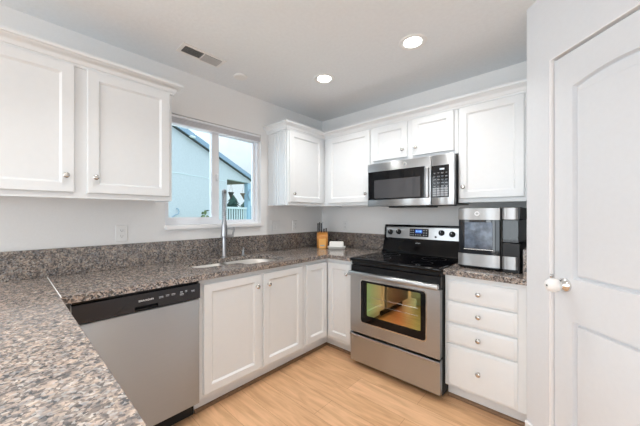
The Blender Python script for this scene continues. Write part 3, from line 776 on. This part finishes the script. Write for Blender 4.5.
q = MB(FB); q.box(IX1, TX0+.001, .10, IN1-.02, CZ1+.02, 1.33); q.build('tank_bracket', M['black_matt'], im)
q = MB(FB); curved(q, TX0+.001, TX1, IN1-.006, 1.258, 1.333, .006); q.build('tank_top_band', M['steel_ice'], im)
q = MB(FB); curved(q, TX0+.001, TX1, IN1-.006, .934, 1.016, .006); q.build('tank_bottom_band', M['steel_ice'], im)

# ================================================================== KNIFE BLOCK
kc = Vector((.258, -.287, CZ1)); toc = Vector((CAM[0]-kc.x, CAM[1]-kc.y, 0)).normalized()
FK = frame(kc, (-toc.y, toc.x, 0), toc)
kb = thing('knife_block', 'amber wooden knife block full of black-handled knives in the counter corner', 'knife block', kc)
q = MB(FK)
bm = bmesh.new(); prof = [(-.075, 0), (.030, 0), (.050, .115), (.040, .150), (-.060, .185), (-.085, .17)]; rows = []
for a in (-.060, .060): rows.append([bm.verts.new((a, n_, z_+.0005)) for n_, z_ in prof])
for i in range(len(prof)):
    j = (i+1) % len(prof); bm.faces.new((rows[0][i], rows[0][j], rows[1][j], rows[1][i]))
bm.faces.new(rows[0][::-1]); bm.faces.new(rows[1]); bmesh.ops.bevel(bm, geom=bm.edges[:], offset=.003, segments=1, affect='EDGES'); q.dump(bm)
q.build('block', M['block_wood'], kb)
q = MB(FK); q.box(-.039, .039, .030, .068, .0005, .108, .003); fp = q.build('front_block', mat('honey_wood', (.80, .42, .11), .4), kb)
q = MB(FK); q.box(-.025, .025, .068, .0695, .026, .040, .0004); q.build('name_plate', M['dim_mark'], fp)
kn_ = [(-.049, -.03, .150, 'black'), (-.030, -.055, .150, 'black'), (-.010, -.035, .150, 'black'), (.006, -.058, .155, 'faucet'), (.020, -.03, .070, 'black'), (.044, -.035, .075, 'black')]
lab = ['tall black-handled knife at the left end of the wooden knife block', 'black-handled knife second from the left in the knife block', 'black-handled knife near the middle of the wooden knife block', 'steel-handled knife at the back of the wooden knife block', 'short black-handled knife right of the middle of the knife block', 'short black-handled knife at the right end of the knife block']
for (a, n_, hgt, mm_), lb in zip(kn_, lab):
    zt = .150+(.040-n_)*.35-.012
    t = thing('kitchen_knife', lb, 'knife', FK @ Vector((a, n_, zt)), 'knives in the wooden block')
    q = MB(FK); q.loops(rrect(a-.007, a+.007, n_-.010, n_+.010, .004, 2), [(0, zt), (0, zt+hgt*.6), (-.001, zt+hgt*.75), (.003, zt+hgt*.78)], plane='xy'); hh = q.build('handle', M[mm_], t)
    for fz in (.2, .5):
        q = MB(FK); q.box(a-.0078, a+.0078, n_-.004, n_+.004, zt+hgt*fz, zt+hgt*(fz+.02)); q.build('rivet', M['chrome'], hh)
# ================================================================== BUTTER DISH
bc = Vector((.430, -.245, CZ1)); toc = Vector((CAM[0]-bc.x, CAM[1]-bc.y, 0)).normalized()
FU = frame(bc, (-toc.y, toc.x, 0), toc)
bd = thing('butter_dish', 'white ceramic butter dish with a lid beside the knife block', 'butter dish', bc)
q = MB(FU); q.loops(rrect(-.100, .100, -.05, .05, .012, 4), [(.02, .0005), (.016, .003), (.004, .020), (0, .026), (.004, .027), (.016, .016)], plane='xy'); q.build('plate', M['ceramic'], bd)
q = MB(FU); q.loops(rrect(-.078, .078, -.034, .034, .010, 4), [(0, .017), (.001, .072), (.005, .080), (.012, .082)], plane='xy'); q.build('lid', M['ceramic'], bd)

# ================================================================== OUTLETS
def outlet(F, u, z, label, gangs=1, kinds=('outlet',)):
    w = .036+.023*(gangs-1)
    t = thing('wall_outlet' if kinds[0] == 'outlet' else 'light_switch', label, 'outlet' if kinds[0] == 'outlet' else 'light switch', F @ Vector((u, 0, z)))
    q = MB(F); q.loops(rrect(u-w, u+w, z-.058, z+.058, .004, 2), [(0, .0005), (0, .003), (.003, .006)]); q.build('cover_plate', M['plate'], t)
    for g, kd in enumerate(kinds):
        c = u+(g-(gangs-1)/2)*.046
        if kd == 'outlet':
            for dz in (-.020, .020):
                q = MB(F); q.loops(rrect(c-.017, c+.017, z+dz-.014, z+dz+.014, .008, 3), [(0, .005), (0, .0072), (.001, .0075)]); r_ = q.build('receptacle', M['plate'], t)
                q = MB(F); q.box(c-.0075, c-.0055, .0074, .0080, z+dz-.002, z+dz+.007); q.box(c+.0055, c+.0075, .0074, .0080, z+dz-.002, z+dz+.006); q.lathe([(0, .0025), (.0006, .0025)], (c, .0074, z+dz-.007), 'n', 8); q.build('slot', M['slot'], r_)
        else:
            q = MB(F); q.box(c-.016, c+.016, .005, .0085, z-.033, z+.033, .0015); q.build('rocker', M['plate'], t)
outlet(FA, -2.130, 1.157, 'white duplex outlet under the wall cabinet left of the window')
outlet(FA, -.752, 1.165, 'white double-gang switch plate between the window and the corner', 2, ('switch', 'switch'))
outlet(FA, -.472, 1.163, 'white duplex outlet nearest the corner on the window wall')
outlet(FB, .372, 1.165, 'white duplex outlet on the range wall above the butter dish')

# ================================================================== CEILING
def can(x, y, label, group):
    t = thing('recessed_light', label, 'ceiling light', (x, y, H), group)
    q = MB(); q.lathe([(0, .092), (-.004, .090), (-.007, .082), (-.003, .062), (-.0005, .058)], (x, y, H), 'z', 40, cap=False); q.build('trim_ring', M['white_plastic'], t)
    q = MB(); q.lathe([(-.0008, .058), (-.0015, .058)], (x, y, H), 'z', 36); q.build('lens', M['lit'], t)
    l = bpy.data.lights.new('lamp', 'AREA'); l.shape = 'DISK'; l.size = .13; l.energy = 5.0; l.color = (1, .97, .93); l.spread = math.radians(118)
    lo = bpy.data.objects.new('lamp', l); COL.objects.link(lo); lo.parent = t; lo.location = (0, 0, -.006)
can(.770, -.833, 'round recessed ceiling light nearest the corner cabinets', 'recessed ceiling lights')
can(1.556, -.812, 'round recessed ceiling light in front of the right wall cabinet', 'recessed ceiling lights')
can(1.20, -2.40, 'round recessed ceiling light over the floor beside the dishwasher', 'recessed ceiling lights')
can(2.05, -2.75, 'added recessed ceiling light over the end of the peninsula', 'recessed ceiling lights')  # unseen light, added to brighten the peninsula
can(.75, -3.6, 'added recessed ceiling light behind the peninsula near the left wall', 'recessed ceiling lights')  # out of view, added for more overhead light on the slab
can(2.0, -3.6, 'added recessed ceiling light behind the peninsula', 'recessed ceiling lights')  # likewise an unseen addition for overhead light
vt = thing('ceiling_vent', 'white rectangular air vent with two grey louver panels in the ceiling', 'vent', (.33, -1.70, H))
q = MB(); q.holed(rect(.265, .405, -1.865, -1.545), [rect(.290, .380, -1.842, -1.709), rect(.290, .380, -1.701, -1.568)], H-.005, H-.0005, plane='xy'); q.build('vent_frame', M['white_plastic'], vt)
q = MB(); q.box(.29, .38, -1.843, -1.567, H-.0012, H-.0004); q.build('duct_shade_sheet', M['grille_dark'], vt)  # thin grey sheet; the darkness inside the duct is painted on it
q = MB(); q2 = MB()
for i in range(8):
    x_ = .2935+.0108*i
    for qq, y0, y1, dx in ((q, -1.842, -1.709, .0045), (q2, -1.701, -1.568, -.0078)):
        bm = bmesh.new(); vs = [bm.verts.new(c) for c in ((x_, y0, H-.0015), (x_, y1, H-.0015), (x_+dx*1.3, y1, H-.0085), (x_+dx*1.3, y0, H-.0085), (x_+.0012, y0, H-.0015), (x_+.0012, y1, H-.0015), (x_+dx*1.3+.0012, y1, H-.0085), (x_+dx*1.3+.0012, y0, H-.0085))]
        for ff in ((0, 1, 2, 3), (4, 7, 6, 5), (0, 4, 5, 1), (3, 2, 6, 7), (0, 3, 7, 4), (1, 5, 6, 2)): bm.faces.new([vs[k_] for k_ in ff])
        qq.dump(bm)
q.build('louver', mat('louver_grey', (.48, .48, .47), .6), vt); q2.build('louver', mat('louver_light', (.48, .48, .48), .6), vt)
q = MB(); q.lathe([(-.0003, .050), (-.006, .050), (-.006, .057), (-.012, .056), (-.016, .050), (-.017, .046), (-.0165, .020)], (.279, -1.349, H), 'z', 36); tag(q.build('ceiling_cover_plate', M['white_plastic']), 'small round white cover plate on the ceiling beside the vent', 'cover plate')

# ================================================================== OUTSIDE THE WINDOW
FE = frame((-5, 1.49, 0), (-.38, .925, 0), (.925, .38, 0))
g = MB(); g.box(-30, -.6, -20, 25, -.7, -.5); g.build('ground_outside', M['lawn'], kind='structure')
hs = thing('neighbour_house', 'pale stucco neighbouring house with a slate gable and porch outside the window', 'house', FE @ Vector((-1, -2, -.5)))
SLP = -.287
def rz(u): return 2.48+SLP*(u-.96)
RID = -4.6
q = MB(FE); q.prism([(RID*2, -.5), (0, -.5), (0, rz(0)-.03), (RID, rz(RID)-.03), (RID*2, rz(0)-.03)], -6, 0); wh = q.build('house_wall', M['stucco'], hs)
q = MB(FE); q.prism([(0, 2.31), (1.15, 2.31), (1.15, rz(1.15)-.03), (0, rz(0)-.03)], -.12, -.001); q.build('porch_gable', M['stucco'], hs)
q = MB(FE); q.box(RID*2+.5, -.02, .0005, .006, 2.235, 2.25); q.build('stucco_joint', M['ext_white'], wh)
q = MB(FE); q.prism([(RID, rz(RID)+.08), (RID, rz(RID)), (1.30, rz(1.30)), (1.30, rz(1.30)+.08)], -6.2, .06); q.prism([(RID, rz(RID)), (RID, rz(RID)+.08), (RID*2-1.3, rz(1.3)+.08), (RID*2-1.3, rz(1.3))], -6.2, .06); q.build('roof', M['shingle'], hs)
q = MB(FE); q.prism([(RID, rz(RID)+.115), (RID, rz(RID)-.01), (1.31, rz(1.31)-.01), (1.31, rz(1.31)+.115)], .06, .085); q.build('fascia', M['slate_fascia'], hs)
q = MB(FE); q.box(0, 1.2, -2.5, -.125, 2.30, 2.34); q.build('porch_ceiling', M['soffit'], hs)
q = MB(FE); q.box(0, 1.25, -2.6, 0, -.45, 1.02); q.build('porch_deck', M['ext_white'], hs)
q = MB(FE); q.box(1.03, 1.19, -.14, .0, 1.02, 2.30); q.build('porch_post', M['post_blue'], hs)
q = MB(FE); q.tube([(1.10, .02, 1.75), (1.02, .03, 1.83), (.99, .03, 1.92), (1.10, .03, 2.10)], .022, 8); q.build('downspout', M['slate_fascia'], hs)
q = MB(FE); q.box(.005, 1.03, -.09, -.03, 1.46, 1.52); q.box(.005, 1.03, -.08, -.04, 1.08, 1.12)
for i in range(9): q.box(.06+.115*i, .10+.115*i, -.075, -.045, 1.10, 1.47)
q.build('porch_railing', M['ext_white'], hs)
q = MB(FE); q.lathe([(0, .03), (.015, .07), (.05, .075), (.06, .06)], (-1.38, .08, 3.12), (0, .35, 1), 16); q.build('eave_lamp', M['white_plastic'], hs)
q = MB(FE); q.tube([(-1.92, .03, 1.22), (-1.84, .05, 1.28), (-1.76, .06, 1.31), (-1.73, .05, 1.36), (-1.74, .03, 1.42), (-1.77, .0, 1.43)], .011, 8); q.build('wall_pipe', M['slate_fascia'], hs)
for a, z_, r_, m_, lb in ((.44, 1.99, .08, 'basket_dark', 'dark cone hanging basket nearer the house wall under the porch'), (1.10, 2.0, .115, 'basket', 'brown cone hanging basket nearer the post under the porch')):
    t = thing('hanging_basket', lb, 'hanging basket', FE @ Vector((a, -.6, z_-.2)), 'hanging baskets on the porch')
    q = MB(FE); q.lathe([(-.20, .015), (-.15, .035), (-.02, r_), (0, r_+.01), (0, r_-.02)], (a, -.2, z_-.02), 'z', 18); q.build('basket', M[m_], t)
    q = MB(FE); q.cyl((a-r_*.9, -.2, z_-.02), (a, -.2, 2.299), .003, 5); q.cyl((a+r_*.9, -.2, z_-.02), (a, -.2, 2.299), .003, 5); q.build('chain', M['bark'], t)
def conifer(x, y, zb, h, r, label):
    t = thing('conifer_tree', label, 'tree', (x, y, zb), 'conifers beyond the porch')
    q = MB(); q.lathe([(0, .14), (h*.97, .02)], (x, y, zb), 'z', 8); q.build('trunk', M['bark'], t)
    q = MB(); rnd = random.Random(int(h*100))
    n_ = 260
    for i in range(n_):
        f_ = i/n_; z_ = zb+h*(.12+.87*f_); rr = r*(1-f_)**.5*rnd.uniform(.6, 1.1)+.05; an = i*2.399
        d_ = Vector((math.cos(an), math.sin(an), -.28)); p0 = Vector((x, y, z_)); p1 = p0+d_*rr
        w_ = .10+.22*(1-f_); sd_ = Vector((-d_.y, d_.x, 0))*w_
        bm = bmesh.new(); vs = [bm.verts.new(c) for c in (p0, p0*.45+p1*.55+sd_, p1+Vector((0, 0, -.05)), p0*.45+p1*.55-sd_, p0*.5+p1*.5+Vector((0, 0, .09)))]
        for ff in ((0, 1, 4), (1, 2, 4), (2, 3, 4), (3, 0, 4), (0, 3, 2, 1)): bm.faces.new([vs[k_] for k_ in ff])
        q.dump(bm)
    q.build('foliage', M['needles'], t, smooth=False)
conifer(-14, 6.95, -.5, 3.05, 1.0, 'left dark conifer seen under the porch roof')
conifer(-17.5, 10.2, -.5, 2.95, 1.4, 'right lower conifer seen under the porch roof')
sh = thing('shrub', 'green shrub at the foot of the left window pane', 'shrub', FE @ Vector((-1.1, .9, -.5)))
q = MB(FE); rnd = random.Random(5)
for i in range(420):
    th = rnd.uniform(0, 6.283); ph = math.acos(rnd.uniform(-1, 1)); rr = rnd.uniform(.6, 1)
    c = Vector((-1.50+.28*rr*math.sin(ph)*math.cos(th), .6+.28*rr*math.sin(ph)*math.sin(th), .62+.78*rr*math.cos(ph)))
    a = Vector((rnd.uniform(-1, 1), rnd.uniform(-1, 1), rnd.uniform(-1, 1))).normalized(); b = a.orthogonal().normalized()
    bm = bmesh.new(); vs = [bm.verts.new(c+v_) for v_ in (a*.07, b*.035, -a*.07, -b*.035)]; bm.faces.new(vs); q.dump(bm)
q.build('foliage', M['leaf'], sh, smooth=False)
q = MB(FE); q.cyl((-1.5, .6, -.5), (-1.5, .6, .5), .03, 8); q.build('stem', M['bark'], sh)
